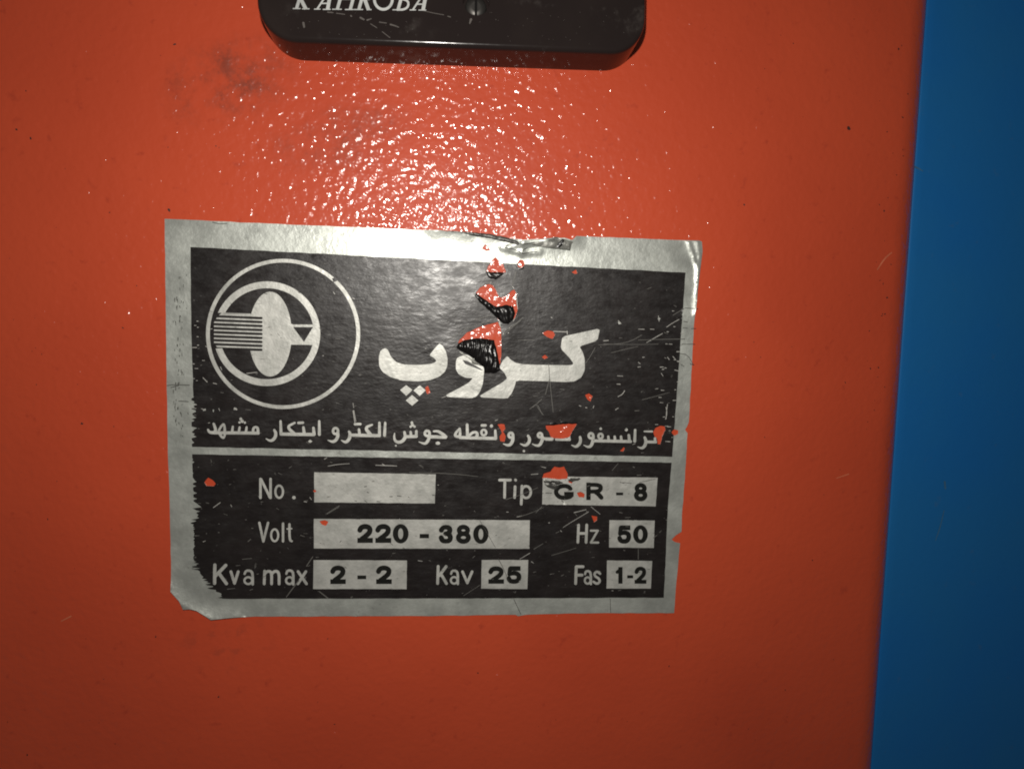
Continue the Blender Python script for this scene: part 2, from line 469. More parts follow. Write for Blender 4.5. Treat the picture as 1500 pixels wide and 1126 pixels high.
# -- torn-out spots (the paint shows through)
tears = [
    T.poly([(132, 125), (158, 92), (196, 138), (165, 142)]),
    T.poly([(235, 188), (258, 215), (290, 232), (298, 262), (312, 300), (240, 320), (160, 300), (178, 255), (208, 215)]),
    T.poly([(400, 232), (415, 208), (440, 210), (452, 245), (430, 270), (402, 262)]),
    T.poly([(85, 455), (118, 415), (150, 400), (185, 388), (215, 400), (235, 430), (252, 470), (268, 492), (310, 480), (350, 440), (372, 430), (386, 450), (390, 520), (398, 590), (375, 650), (330, 690), (270, 670), (190, 590), (100, 505)]),
    R3.poly([(575, 665), (615, 625), (700, 590), (785, 566), (800, 600), (805, 690), (800, 790), (785, 830), (740, 840), (700, 800), (560, 705)]),
    T.poly([(585, 755), (625, 736), (668, 745), (680, 770), (662, 800), (620, 785)]),
    T.poly([(580, 935), (605, 918), (628, 940), (600, 952)]),
    R4.poly([(288, 968), (310, 960), (330, 975), (318, 1005), (302, 995)]),
    R4.poly([(213, 295), (238, 280), (246, 302), (232, 306)]),
    D.poly([(-6, 170), (60, 168), (180, 152), (338, 150), (302, 210), (272, 265), (255, 298), (190, 315), (100, 312), (52, 300), (30, 240), (-2, 205)]),
    D.poly([(1172, 240), (1200, 195), (1250, 173), (1300, 180), (1308, 220), (1272, 290), (1252, 377), (1222, 375), (1213, 310), (1188, 290)]),
    D.poly([(1373, 242), (1400, 213), (1450, 224), (1447, 265), (1410, 282), (1388, 268)]),
    D.poly([(805, 450), (830, 430), (850, 406), (862, 425), (845, 457)]),
    C.poly([(823, 175), (870, 168), (908, 175), (918, 230), (890, 262), (922, 320), (907, 388), (858, 382), (848, 320), (876, 280), (848, 220)]),
    G.poly([(467, 98), (480, 65), (530, 50), (560, 13), (600, 20), (630, 13), (657, 70), (655, 102), (600, 108), (530, 100)]),
    G.poly([(723, 205), (750, 197), (782, 216), (776, 242), (740, 238)]),
    G.poly([(830, 371), (872, 378), (872, 406), (850, 422)]),
    Fz.poly([(540, 413), (580, 404), (607, 415), (587, 448), (560, 440)]),
    Fz.poly([(495, 188), (508, 182), (520, 192), (510, 203), (499, 200)]),
    R5.poly([(224, 435), (245, 408), (268, 420), (287, 442), (276, 456), (235, 454)]),
    E.poly([(345, 405), (362, 393), (370, 415), (378, 437), (357, 446)]),
    G.poly([(660, 108), (742, 100), (736, 116), (695, 122), (686, 138), (662, 128)]),
]
tears = [rough(t, .45, .07, i) for i, t in enumerate(tears)]
def near(polys, neg):
    bb = lambda p: (min(a[0] for a in p), min(a[1] for a in p), max(a[0] for a in p), max(a[1] for a in p))
    al = [bb(p) for p in polys]; x0 = min(a[0] for a in al); y0 = min(a[1] for a in al); x1 = max(a[2] for a in al); y1 = max(a[3] for a in al)
    return [n for n in neg if not (bb(n)[2] < x0 or bb(n)[0] > x1 or bb(n)[3] < y0 or bb(n)[1] > y1)]

def layer(name, polys, off, mat, parent=st, neg=(), pts=(), skirt=None, kind=None, label=None):
    if not pts and kind is None:
        xs = [p[0] for q in polys for p in q]; zs = [p[1] for q in polys for p in q]
        pts = [p for p in fpts if min(xs) < p[0] < max(xs) and min(zs) < p[1] < max(zs)]
    return sheet(name, polys, lambda x, z: hf(x, z) + off, mat, parent, list(neg) + near(polys, tears), pts, skirt, kind, label)

# -- foil
foil = [(241.6, 320.7), (310, 324), (420, 329), (520, 332.8), (600, 336.5), (645, 338), (690, 343), (725, 347), (765, 352.5), (800, 350), (826, 349), (836, 352), (838, 351.5), (844, 346),
        (930, 349.5), (1024, 352.5), (1027.8, 354), (1029, 368), (1025, 395), (1021, 426.6), (1015.8, 480), (1011.8, 560), (1008.6, 618), (1006.2, 624), (1003.2, 629), (1006.8, 634), (1003, 700), (998.5, 755),
        (998, 778), (990, 783), (983.5, 789.5), (988, 793), (996, 795), (994, 812), (990.5, 850), (987.2, 897), (900, 897), (828.8, 897.5), (770, 899.5), (759, 901.5), (755, 899.5), (711.5, 900), (640, 901), (400, 902), (339, 902.2),
        (310.6, 905.2), (300, 898), (290, 892), (279, 889.5), (269.6, 891.2), (264, 878), (251.9, 864), (251, 820), (249.2, 750), (247.5, 690), (245.6, 620), (244, 500), (242.7, 400)]
foil = rough([U(*p) for p in foil], 1.5, .05, 5)
fpts = grid_in(foil, .9)
for ln, wd in ((top_tear, 4.5), (corner, 4), (crease, 3)):
    xs = [p[0] for p in ln]; zs = [p[1] for p in ln]
    bx = [(min(xs) - wd, min(zs) - wd), (max(xs) + wd, min(zs) - wd), (max(xs) + wd, max(zs) + wd), (min(xs) - wd, max(zs) + wd)]
    fpts += [p for p in grid_in(bx, .38, seed=4) if inside(p, foil) and dline(p, ln) < wd]
layer('foil_sheet', [foil], 0, FOIL, pts=fpts, skirt=0.0)

# -- black ink fields with a worn, ragged left side
def ragged(a, b, n, amp, seed):
    q = random.Random(seed); out = []
    for i in range(1, n):
        t = i / n; y = a[1] + (b[1] - a[1]) * t; x = a[0] + (b[0] - a[0]) * t
        out.append((x + q.choice((0, 0, .5, 1)) * amp * q.random() - .4, y))
    return out
up = [(279.7, 362), (1003.8, 399.4), (984.3, 668.6), (282, 654)]
upx = [up[0], up[1], (994, 536), up[2], up[3]] + ragged((281.8, 652), (281.2, 575), 36, 9, 2) + [(280.6, 470)]
lo = [(282, 664.7), (983.4, 677), (978, 742), (972, 874.4), (650, 875.5), (328, 876)]
edge = [(355, 497), (335, 480), (345, 468), (318, 462), (330, 455), (290, 440), (305, 428), (275, 400), (252, 398), (268, 388), (243, 375), (258, 366), (232, 355), (245, 347), (200, 340), (222, 328), (210, 310), (195, 290), (197, 200), (195, 95), (225, 60), (208, 48), (226, 30), (212, 18), (222, 4)]
wear = [(230 + x / 3.659, 740 + y / 3.659) for x, y in ((352, 497), (330, 470), (300, 445), (268, 405), (240, 372), (222, 350), (206, 325), (196, 290), (196, 200), (196, 95), (214, 60), (212, 20), (216, 2))]
rw = []
q = random.Random(41)
for a, b in zip(wear, wear[1:]):
    n = max(1, int(abs(b[1] - a[1]) / 1.3)); big = 1.0 if a[1] > 820 or a[1] < 766 else .25
    for k in range(n):
        t = k / n; rw.append((a[0] + (b[0] - a[0]) * t + q.uniform(-1, 1) * q.random() * 9 * big + 1, a[1] + (b[1] - a[1]) * t))
lox = lo + rw + ragged((284.5, 738), (282.3, 668), 34, 6, 9)
upm = rough([U(*p) for p in upx], 1.3, .045, 11); lom = rough([U(*p) for p in lox], 1.3, .045, 12)
inkneg = []
for i, (x, y, r) in enumerate([(300, 600, 2.6), (313, 601, 2.2), (345, 598.5, 2.6), (907, 473, 2.6), (965, 467, 2.5)]):
    inkneg.append(chip(U(x, y), r * .125, 50 + i))
layer('ink_panel', [upm], .03, INK, neg=inkneg, pts=[p for p in fpts if inside(p, upm)], label='black printed field with the emblem and the Persian heading')
layer('ink_panel', [lom], .03, INK, pts=[p for p in fpts if inside(p, lom)], label='black printed field with the labels and value boxes')

# -- emblem
def ell(reg, c, rx, ry, n=72): return reg.poly(disc(c, rx, ry, n, 0))
LAY = .06
em = layer('emblem', [rough(ell(R2, (686.5, 665), 397, 386), .8, .02, 21)], LAY, PRINT, neg=[ell(R2, (686.5, 665), 377, 367), R2.poly([(938, 380), (960, 372), (966, 392), (946, 400)])])
em['label'] = 'thin outer ring of the round emblem'
lines = []
for k_ in range(9):
    y0, y1 = 574 + k_ * 20.6, 584 + k_ * 20.4
    lines += stroke(R2, [(334, y0, 12.5), (575, y1, 12.5)], it=0)
coilbox = R2.poly([(300, 556), (380, 557), (516, 562), (516, 745), (380, 738), (300, 742)])
oval = ell(R2, (620, 666), 111, 218, 60)
layer('inner_ring', [ell(R2, (603, 664), 275, 269)], LAY, PRINT, em, neg=[ell(R2, (603, 664), 242, 234), coilbox])
layer('oval_core', [oval], LAY, PRINT, em, neg=lines)
layer('coil_bar', [R2.poly([(374, 555), (520, 561), (520, 746), (380, 738), (350, 737), (331, 712), (331, 606), (350, 574)])], LAY, PRINT, em, neg=lines + [oval])
layer('arrow_band', [R2.poly([(700, 613), (852, 613), (852, 722), (700, 720)])], LAY, PRINT, em,
      neg=[oval, R2.poly([(738, 630), (841, 630), (794, 706)]), R2.poly([(690, 600), (790, 606), (848, 606), (848, 617), (740, 617)])] +
      [ccw(ell(R2, (603, 664), 275, 269)[i:i + 2] + ell(R2, (603, 664), 242, 234)[i:i + 2][::-1]) for i in range(-9, 9) if i != -1 and i + 2 <= 72 and not (i < 0 and i + 2 == 0)])

# -- heading letters
def letter(polys, neg=()): return layer('heading_letter', polys, LAY, PRINT, neg=neg)
letter([E.poly(smooth_poly([(85, 172), (105, 166), (120, 180), (135, 215), (165, 248), (210, 265), (300, 268), (370, 263), (400, 255), (415, 243), (400, 225), (372, 210), (385, 190), (410, 160), (432, 138), (455, 155), (472, 185), (482, 230), (480, 275), (465, 310), (430, 340), (370, 362), (290, 368), (200, 362), (130, 340), (85, 310), (65, 275), (63, 220), (72, 185)])),
        E.poly(([(193, 420), (230, 391), (268, 420), (230, 456)])), E.poly(([(274, 424), (312, 392), (348, 422), (312, 457)])), E.poly(([(227, 484), (265, 451), (304, 484), (266, 516)]))])
letter([E.poly(smooth_poly([(560, 215), (600, 205), (640, 226), (702, 258), (704, 310), (697, 380), (680, 430), (655, 462), (625, 470), (482, 463), (470, 452), (560, 405), (612, 375), (636, 348), (590, 345), (550, 325), (532, 295), (533, 245), (540, 225)]))],
       neg=[R3.poly([(590, 776), (622, 784), (655, 804), (704, 832), (690, 832), (640, 812), (606, 800)])])
letter([E.poly(smooth_poly([(845, 213), (865, 235), (895, 255), (940, 264), (1060, 268), (1235, 270), (1250, 260), (1225, 225), (1170, 167), (1182, 95), (1290, 72), (1411, 45), (1395, 120), (1285, 155), (1305, 190), (1317, 230), (1318, 300), (1295, 345), (1255, 368), (1200, 372), (1050, 366), (900, 362), (890, 400), (870, 445), (845, 473), (690, 466), (678, 455), (745, 415), (815, 375), (845, 350), (828, 315), (798, 285), (815, 245)]))])

# -- caption words
W = {}
def add(word, reg, *strokes):
    for s_ in strokes: W.setdefault(word, []).extend(stroke(reg, [(p[0], p[1], p[2] * 1.13 + 1) for p in s_]))
def dot(word, reg, c, r): W.setdefault(word, []).append(reg.poly(disc(c, r, n=10)))
add('city', A, [(128, 240, 20), (145, 273, 30), (200, 278, 34), (222, 255, 32), (215, 215, 30), (197, 168, 24)],
    [(250, 275, 30), (272, 225, 22), (303, 182, 24), (322, 170, 22), (332, 215, 24), (332, 275, 30)],
    [(264, 280, 28), (290, 325, 26), (318, 345, 24), (330, 310, 22), (338, 280, 26)],
    [(200, 278, 32), (400, 279, 32), (740, 282, 32)],
    [(430, 203, 22), (420, 275, 28)], [(513, 210, 22), (503, 275, 28)], [(598, 210, 22), (590, 275, 28)],
    [(676, 275, 28), (680, 218, 26), (712, 205, 24), (736, 222, 28), (738, 280, 30)])
dot('city', A, (527, 110), 18); dot('city', A, (512, 152), 15); dot('city', A, (577, 154), 15); dot('city', A, (545, 138), 20)
add('work', A, [(935, 245, 24), (955, 280, 32), (950, 330, 34), (915, 370, 32), (880, 376, 24), (835, 350, 10)],
    [(1012, 137, 24), (1018, 295, 32)], [(1018, 293, 34), (1180, 297, 34), (1415, 299, 34)],
    [(1183, 157, 22), (1088, 205, 28), (1172, 285, 36)], [(1230, 158, 28), (1285, 155, 26)],
    [(1290, 212, 26), (1300, 290, 34)], [(1412, 217, 26), (1420, 296, 36)])
W['work'].append(A.poly([(1345, 383), (1372, 362), (1400, 382), (1372, 402)]))
add('work', B, [(66, 137, 24), (68, 298, 32)])
W['electro'] = ring(B, (265, 257), 31, 36, 31, 16)
add('electro', B, [(292, 270, 30), (296, 320, 34), (270, 370, 34), (230, 390, 30), (172, 368, 8)],
    [(430, 264, 24), (445, 290, 34), (435, 350, 36), (400, 390, 32), (375, 390, 26), (335, 368, 8)], [(445, 305, 32), (600, 310, 34), (800, 312, 34)],
    [(550, 237, 26), (560, 305, 32)], [(502, 173, 28), (568, 172, 26)], [(710, 181, 20), (622, 215, 32), (690, 300, 38)], [(800, 157, 26), (800, 308, 32)], [(870, 157, 24), (862, 308, 32)])
add('spot', B, [(1250, 257, 26), (1248, 320, 30)], [(1180, 267, 24), (1186, 318, 30)], [(1105, 270, 26), (1115, 320, 32)], [(1115, 325, 32), (1250, 322, 32)],
    [(1115, 330, 36), (1090, 375, 34), (1040, 398, 32), (990, 380, 28), (978, 330, 22), (985, 285, 10)], [(1410, 300, 32), (1400, 360, 34), (1370, 405, 32), (1340, 410, 24), (1280, 388, 8)], [(1410, 325, 32), (1510, 326, 32)])
for c_, r_ in (((1195, 155), 17), ((1180, 203), 15), ((1228, 203), 15), ((1203, 185), 20), ((1000, 435), 12)): dot('spot', B, c_, r_)
W['spot'] += ring(B, (1382, 285), 29, 32, 32, 16)
add('spot', C, [(0, 328, 32), (190, 332, 32)], [(45, 260, 18), (95, 257, 28), (150, 290, 32), (195, 326, 28)])
W['spot'].append(C.poly(disc((95, 405), 28, 20)))
add('point', C, [(362, 228, 22), (318, 272, 26), (300, 318, 30), (360, 330, 30), (368, 285, 28), (362, 228, 22)], [(365, 335, 32), (560, 342, 32), (800, 347, 34)], [(452, 178, 28), (456, 320, 32)],
    [(470, 320, 30), (510, 278, 26), (560, 267, 28), (582, 300, 30), (560, 335, 32)], [(632, 190, 28), (675, 188, 28)], [(795, 252, 24), (800, 335, 32)])
W['point'] += ring(C, (655, 275), 30, 34, 28, 16); dot('point', C, (748, 196), 20)
add('and', C, [(1010, 310, 32), (1010, 370, 34), (985, 420, 34), (945, 433, 28), (892, 412, 8)]); W['and'] += ring(C, (985, 308), 27, 30, 32, 16)
add('former', C, [(1195, 316, 26), (1215, 350, 32), (1205, 400, 34), (1160, 438, 30), (1100, 412, 8)], [(1370, 330, 32), (1368, 370, 34), (1340, 428, 32), (1300, 438, 24), (1245, 414, 8)], [(1370, 348, 30), (1490, 352, 30)])
dot('former', C, (1143, 500), 15); W['former'] += ring(C, (1340, 308), 24, 26, 32, 14)
add('former', D, [(0, 320, 28), (60, 322, 28)], [(110, 322, 26), (255, 325, 26)], [(250, 287, 22), (250, 325, 26)], [(370, 297, 22), (378, 330, 28), (365, 375, 30), (325, 408, 26), (277, 385, 6)],
    [(515, 290, 28), (510, 350, 30), (490, 398, 28), (455, 408, 22), (410, 385, 6)], [(520, 338, 28), (700, 341, 28), (925, 346, 28)], [(680, 292, 22), (685, 338, 26)], [(750, 292, 22), (755, 338, 26)], [(820, 292, 22), (825, 340, 26)],
    [(905, 277, 24), (912, 345, 28)], [(975, 220, 22), (970, 343, 28)], [(1080, 302, 24), (1095, 340, 30), (1085, 390, 30), (1050, 423, 26), (1002, 405, 6)], [(1095, 350, 26), (1200, 352, 26)], [(1192, 312, 24), (1196, 350, 26)], [(1075, 235, 14), (1160, 236, 18)])
W['former'] += ring(D, (490, 283), 25, 28, 28, 14) + ring(D, (595, 288), 24, 27, 26, 14); dot('former', D, (597, 206), 15); dot('former', D, (878, 218), 17)
for wname in W: layer('caption_word', W[wname], LAY, PRINT)

# -- field names in narrow lettering
L = {}
def lab(word, reg, w, *strokes):
    for s_ in strokes: L.setdefault(word, []).extend(stroke(reg, s_, w * 1.1, it=1 if len(s_) > 3 else 0))
def aa(reg, x0, x1, yt, yb, w):
    xr = x1 - w / 2; rx = (x1 - x0 - w) / 2; xc = (x0 + x1) / 2; h = yb - yt
    return stroke(reg, [(x0 + w * .6, yt + h * .28, w * .9), (x0 + rx * .7, yt + w * .45, w * .9), (xr - rx * .5, yt + w * .45, w), (xr, yt + h * .25, w), (xr, yb - w * .3, w)], it=1) + \
        ring(reg, (xc - w * .1, yb - h * .29), rx * .95, h * .22, w * .85, 16)
lab('no', Fz, 17, [(110, 104), (110, 242)], [(114, 106), (180, 240)], [(184, 104), (184, 242)]); L['no'] += ring(Fz, (247, 197), 28, 45, 16, 22); L['no'].append(Fz.poly(disc((355, 240), 13)))
lab('volt', Fz, 16, [(102, 424), (131, 560)], [(131, 560), (166, 424)], [(275, 430), (275, 560)], [(322, 435), (322, 520), (326, 552), (338, 558)]); L['volt'] += ring(Fz, (214, 515), 26, 44, 15, 22) + stroke(Fz, [(305, 469, 11), (338, 467, 11)])
lab('kva', H, 20, [(115, 120), (113, 242)], [(188, 122), (120, 192)], [(142, 175), (192, 244)]); lab('kva', H, 17, [(222, 164), (246, 242)], [(246, 242), (271, 164)])
L['kva'] += aa(H, 303, 375, 150, 254, 17)
lab('max', H, 17, [(446, 160), (443, 246)], [(446, 180), (462, 162), (484, 162), (493, 182), (492, 246)], [(493, 180), (510, 162), (532, 162), (542, 182), (542, 246)]); lab('max', H, 17, [(668, 164), (724, 245)], [(720, 164), (667, 245)])
L['max'] += aa(H, 580, 645, 150, 254, 17)
lab('type', G, 18, [(158, 112), (238, 112)], [(197, 112), (195, 240)], [(272, 160), (268, 240)], [(322, 156), (317, 288)], [(274, 111), (276, 113)]); L['type'] += ring(G, (353, 200), 34, 43, 18, 22)
lab('hertz', G, 18, [(736, 440), (731, 567)], [(796, 440), (791, 567)], [(735, 502), (792, 502)]); lab('hertz', G, 14, [(826, 482), (878, 482)], [(874, 486), (828, 566)], [(826, 569), (880, 569)])
lab('kav', R8, 13, [(143, 302), (140, 387)], [(183, 302), (148, 348)], [(156, 338), (184, 387)]); lab('kav', R8, 12, [(264, 328), (288, 384)], [(288, 384), (312, 328)]); L['kav'] += aa(R8, 200, 247, 318, 393, 12)
lab('phase', R8, 13, [(831, 304), (828, 387)], [(832, 303), (865, 303)], [(831, 345), (860, 345)]); L['phase'] += aa(R8, 868, 910, 320, 393, 12)
lab('phase', R8, 11, [(950, 338), (935, 326), (920, 338), (926, 352), (944, 362), (950, 378), (935, 390), (917, 378)])
for wname in L: layer('field_lettering', L[wname], LAY, PRINT)

# -- value boxes and their bold numerals
def glyph(ch, reg, x0, x1, y0, y1, w):
    w *= 1.12 if ch != '-' else 1
    a = w / 2; X = lambda t: x0 + a + (x1 - x0 - w) * t; Y = lambda t: y0 + a + (y1 - y0 - w) * t
    S_ = lambda pts, caps=True, it=2, k=1: stroke(reg, [(X(p[0]), Y(p[1]), w * (p[2] if len(p) > 2 else k)) for p in pts], caps=caps, it=it)
    def bar(xa, xb, ya, yb): return [reg.poly([(xa, ya), (xb, ya), (xb, yb), (xa, yb)])]
    if ch == '2': return S_([(-.02, .26), (.1, .06), (.35, -.02), (.65, -.02), (.95, .08, .95), (.98, .3), (.85, .5), (.5, .72, .95), (.15, .93)], False) + bar(x0, x1, y1 - w * .95, y1)
    if ch == '0':
        return [('neg', reg.poly(disc(((x0 + x1) / 2, (y0 + y1) / 2), (x1 - x0) / 2 - w * 1.08, (y1 - y0) / 2 - w * .85, 20)))] + [reg.poly(disc(((x0 + x1) / 2, (y0 + y1) / 2), (x1 - x0) / 2, (y1 - y0) / 2, 26))]
    if ch == '3': return S_([(-.02, .22), (.15, .03, .9), (.5, -.03, .9), (.9, .05), (.95, .25), (.8, .43), (.4, .46, .8)], False) + S_([(.4, .46, .8), (.85, .5), (1.02, .72), (.9, .97), (.5, 1.02, .9), (.1, .97), (-.03, .74)], False)
    if ch == '8': return ring(reg, (X(.5), Y(.22)), (x1 - x0 - w) * .43, (y1 - y0 - w) * .24, w * .95, 20) + ring(reg, (X(.5), Y(.74)), (x1 - x0 - w) * .5, (y1 - y0 - w) * .28, w, 20)
    if ch == '5': return bar(X(.12) - a * .2, x1 - w * .15, y0, y0 + w) + S_([(.12, 0), (.04, .46)], True, 0, .9) + S_([(.04, .48, .7), (.3, .37, .95), (.7, .36), (1.0, .5), (1.02, .75), (.85, .97), (.5, 1.02), (.1, .97), (-.03, .76)], False)
    if ch == '1': return bar(x1 - w * 1.15, x1 - w * .1, y0, y1) + S_([(.85, .0), (.5, .17), (.1, .27)], False, 1, .8)
    if ch == 'G': return S_([(.95, .25, .9), (.8, .05), (.5, -.02), (.2, .06), (.0, .35), (.0, .65), (.2, .94), (.5, 1.02), (.85, .95), (.98, .82)], False) + bar(X(.52), x1, Y(.5), Y(.5) + w * .8) + bar(x1 - w * .9, x1, Y(.5), Y(.9))
    if ch == 'R': return bar(x0, x0 + w, y0, y1) + S_([(0, 0, .9), (.6, 0, .9), (.9, .08), (.95, .27), (.85, .45), (.6, .52, .9), (0, .52, .9)], False) + S_([(.5, .52), (.75, .7), (1.0, 1.0)], False)
    if ch == '-': return bar(x0, x1, y0, y1)
def box(quad, glyphs, seed):
    b = layer('value_box', [rough([U(*p) for p in quad], 1.0, .03, seed)], LAY, PRINT)
    for gl in glyphs:
        g = glyph(*gl); neg = [p[1] for p in g if p[0] == 'neg']; pos = [p for p in g if p[0] != 'neg']
        layer('numeral', pos, LAY + .03, NUM, b, neg=neg)
    return b
box([(460.6, 691), (638.4, 694), (637, 736.6), (460.6, 735)], [], 31)['label'] = 'empty silver value box'
box([(795, 697), (963, 699), (960, 741), (794, 738)], [('G', G, 555, 700, 138, 257, 29), ('R', G, 792, 920, 130, 258, 29), ('-', G, 1010, 1062, 203, 223, 20), ('8', G, 1140, 1240, 134, 266, 31)], 32)
box([(460.1, 759.1), (776, 761.1), (775.4, 802.8), (460.1, 802.3)], [('2', R7, 1075, 1158, 98, 198, 25), ('2', R7, 1171, 1256, 98, 198, 25), ('0', R7, 1264, 1349, 97, 201, 24), ('-', R7, 1408, 1458, 150, 173, 20),
    ('3', R8, 146, 217, 94, 188, 23), ('8', R8, 231, 306, 94, 188, 22), ('0', R8, 317, 394, 93, 189, 22)], 33)
box([(892.4, 761), (958.6, 761.6), (957.3, 801.6), (891.9, 801)], [('5', R8, 1036, 1104, 97, 188, 21), ('0', R8, 1114, 1188, 96, 188, 21)], 34)
box([(459.6, 819.3), (596.2, 819.8), (595.7, 861.9), (459, 861.6)], [('2', R7, 930, 1013, 320, 418, 24), ('-', R7, 1075, 1122, 372, 392, 20), ('2', R7, 1175, 1259, 320, 418, 24)], 35)
box([(705.6, 819.2), (773.7, 819.2), (772.2, 861.7), (704.7, 860.9)], [('2', R8, 393, 471, 302, 388, 21), ('5', R8, 484, 557, 300, 388, 21)], 36)
box([(888.9, 819.8), (954.9, 820.7), (952.9, 860.9), (888, 860.9)], [('1', R8, 1020, 1064, 305, 388, 18), ('-', R8, 1085, 1115, 346, 361, 12), ('2', R8, 1122, 1181, 304, 388, 18)], 37)

# -- peeled film standing at the torn spots
def flap(poly, mat, ang, freq, amp, lift=.5, seed=0, label=None, base=.22, down=None):
    poly = rough(poly, .4, .05, seed); c = (sum(p[0] for p in poly) / len(poly), sum(p[1] for p in poly) / len(poly))
    pts = grid_in(poly, .19, seed=seed); ed = poly + [poly[0]]
    def f(x, z):
        u = (x - c[0]) * math.cos(ang) + (z - c[1]) * math.sin(ang); v = -(x - c[0]) * math.sin(ang) + (z - c[1]) * math.cos(ang)
        d = dline((x, z), ed)
        wv = math.sin(u * freq + 3.2 * noise.noise(Vector((v * .45, u * .5, seed)))) * (.55 + .9 * noise.noise(Vector((u * 1.3, v * .8, seed + 9)))) + .12 * math.sin(u * freq * 2.3 + v)
        return base + lift * (1 - math.exp(-d / .8)) + amp * wv * min(1, d / .4) + .12 * noise.noise(Vector((x * .8, z * .8, seed + .5)))
    return sheet('torn_flap', [poly], f, mat, st, pts=pts, skirt=0.02, label=label)
flap(T.poly([(150, 290), (200, 302), (260, 300), (314, 305), (270, 340), (235, 362), (185, 345)]), FLAPB, 1.45, 8, .10, .35, 1, 'small black peeled curl at the top edge of the black field')
flap(T.poly([(380, 250), (400, 265), (430, 268), (462, 248), (440, 280), (408, 290)]), FLAPB, .5, 7, .06, .2, 2)
flap(T.poly([(78, 480), (85, 452), (120, 480), (200, 535), (240, 560), (320, 545), (368, 560), (382, 610), (370, 652), (330, 692), (288, 686), (200, 602), (100, 512)]), FLAPB, .35, 5.5, .13, .55, 3, 'black peeled film curl below the forked tear')
flap(R3.poly([(545, 712), (570, 685), (600, 668), (640, 660), (700, 658), (765, 668), (780, 730), (795, 800), (797, 832), (770, 850), (712, 848), (700, 815), (620, 750), (560, 715)]), FLAPB, -.12, 7.0, .20, .65, 4, 'large ribbed black film curl over the heading')
flap(R3.poly([(554, 715), (590, 728), (640, 762), (700, 798), (708, 828), (660, 806), (620, 786), (572, 764)]), BACK, .97, 7, .16, .22, 5, 'creased grey film strip beside the large curl')
flap(G.poly([(478, 108), (520, 102), (600, 110), (652, 104), (640, 128), (600, 160), (560, 182), (510, 165), (482, 140)]), FLAPS, 1.45, 9, .13, .25, 6, 'wrinkled silver film above the type box')
flap(G.poly([(650, 100), (740, 95), (756, 104), (738, 118), (690, 128), (660, 118)]), FLAPS, 1.3, 8, .08, .12, 8)
flap(D.poly([(-8, 165), (0, 148), (100, 130), (240, 118), (345, 138), (338, 150), (180, 152), (60, 168)]), FLAPB, 1.4, 6, .06, .14, 7)
flap(T.poly([(-120, -6), (0, 2), (90, 8), (200, 20), (330, 48), (420, 78), (440, 98), (400, 102), (300, 74), (180, 48), (80, 32), (0, 16)]), BACK_SHADED, -.2, 2.5, .05, .35, 21, 'grey underside of the lifted top edge', base=.75)
flap(T.poly([(405, 96), (470, 74), (570, 58), (690, 40), (760, 60), (812, 76), (800, 92), (788, 138), (700, 127), (600, 116), (500, 98)]), BACK, -.15, 1.6, .05, .30, 22, 'grey folded strip of the top edge', base=.70)
flap(R4.poly([(128, 160), (135, 140), (158, 118), (168, 122), (160, 150), (140, 164)]), FLAPB, 1.4, 6, .02, .3, 9, base=1.2)

# -- scratches, scuffs and painted wrinkle shade in the print
scr, scd, crk_shade = [], [], []
def sc(lst, reg, w, *lines_):
    for ln in lines_: lst.extend(stroke(reg, [(x, y, w * random.uniform(.7, 1.15)) for x, y in ln], it=1))
sc(scr, R4, 4.2, [(735, 597), (770, 573), (803, 555)], [(625, 682), (662, 660), (712, 632)], [(580, 608), (612, 609)], [(645, 608), (666, 609)], [(115, 620), (190, 623)], [(189, 618), (190, 636)], [(690, 535), (694, 565)], [(470, 562), (484, 578)], [(580, 790), (590, 798)], [(578, 816), (592, 814)], [(700, 816), (718, 816)], [(706, 850), (716, 866)], [(462, 909), (480, 910)], [(468, 978), (492, 966), (505, 945)], [(740, 1020), (734, 1060), (732, 1100)], [(465, 864), (495, 866)], [(390, 672), (416, 670)], [(740, 762), (750, 775)], [(770, 758), (784, 774)], [(780, 832), (804, 838)], [(255, 1027), (265, 1030)], [(290, 1037), (297, 1039)], [(332, 1040), (336, 1028)], [(455, 1050), (470, 1040)])
sc(scd, R4, 3.4, [(430, 738), (500, 720), (578, 703)], [(362, 694), (470, 690), (540, 674), (598, 640)], [(770, 532), (830, 495)], [(290, 795), (315, 760), (342, 710)], [(580, 668), (700, 664), (835, 662)], [(88, 800), (95, 900), (112, 1062)], [(25, 1035), (58, 1078)], [(0, 1037), (50, 992)], [(70, 965), (95, 870)], [(600, 995), (680, 975), (750, 955)], [(390, 690), (560, 693), (690, 690)], [(150, 935), (172, 940)], [(585, 350), (592, 354)], [(630, 388), (650, 380)])
sc(scr, R8, 2.8, [(765, 108), (800, 85), (850, 55), (892, 30)], [(550, 265), (600, 235)], [(905, 5), (950, 42)], [(535, 55), (560, 50)])
sc(scd, R8, 3.2, [(620, 215), (665, 188)], [(708, 247), (830, 210)], [(270, 447), (350, 395)], [(545, 55), (600, 38), (668, 8)], [(730, 135), (745, 128)], [(1140, 215), (1140, 265)], [(1075, 58), (1100, 57)], [(315, 258), (325, 250)])
sc(scd, R7, 5, [(695, 487), (730, 440), (762, 398)], [(872, 458), (918, 494)], [(803, 322), (836, 272)], [(910, 42), (978, 0)], [(460, 285), (510, 280)], [(490, 190), (505, 178)], [(380, 445), (420, 440)], [(500, 450), (515, 445)])
sc(scr, R5, 3.6, [(903, 345), (950, 336), (1020, 331)], [(1165, 340), (1280, 344)], [(1045, 40), (1050, 70), (1056, 100)], [(1040, 0), (1044, 26)], [(275, 572), (312, 545)], [(370, 556), (376, 568)], [(208, 30), (232, 40)], [(388, 28), (402, 38)], [(305, 30), (310, 42)], [(1200, 332), (1215, 342)])
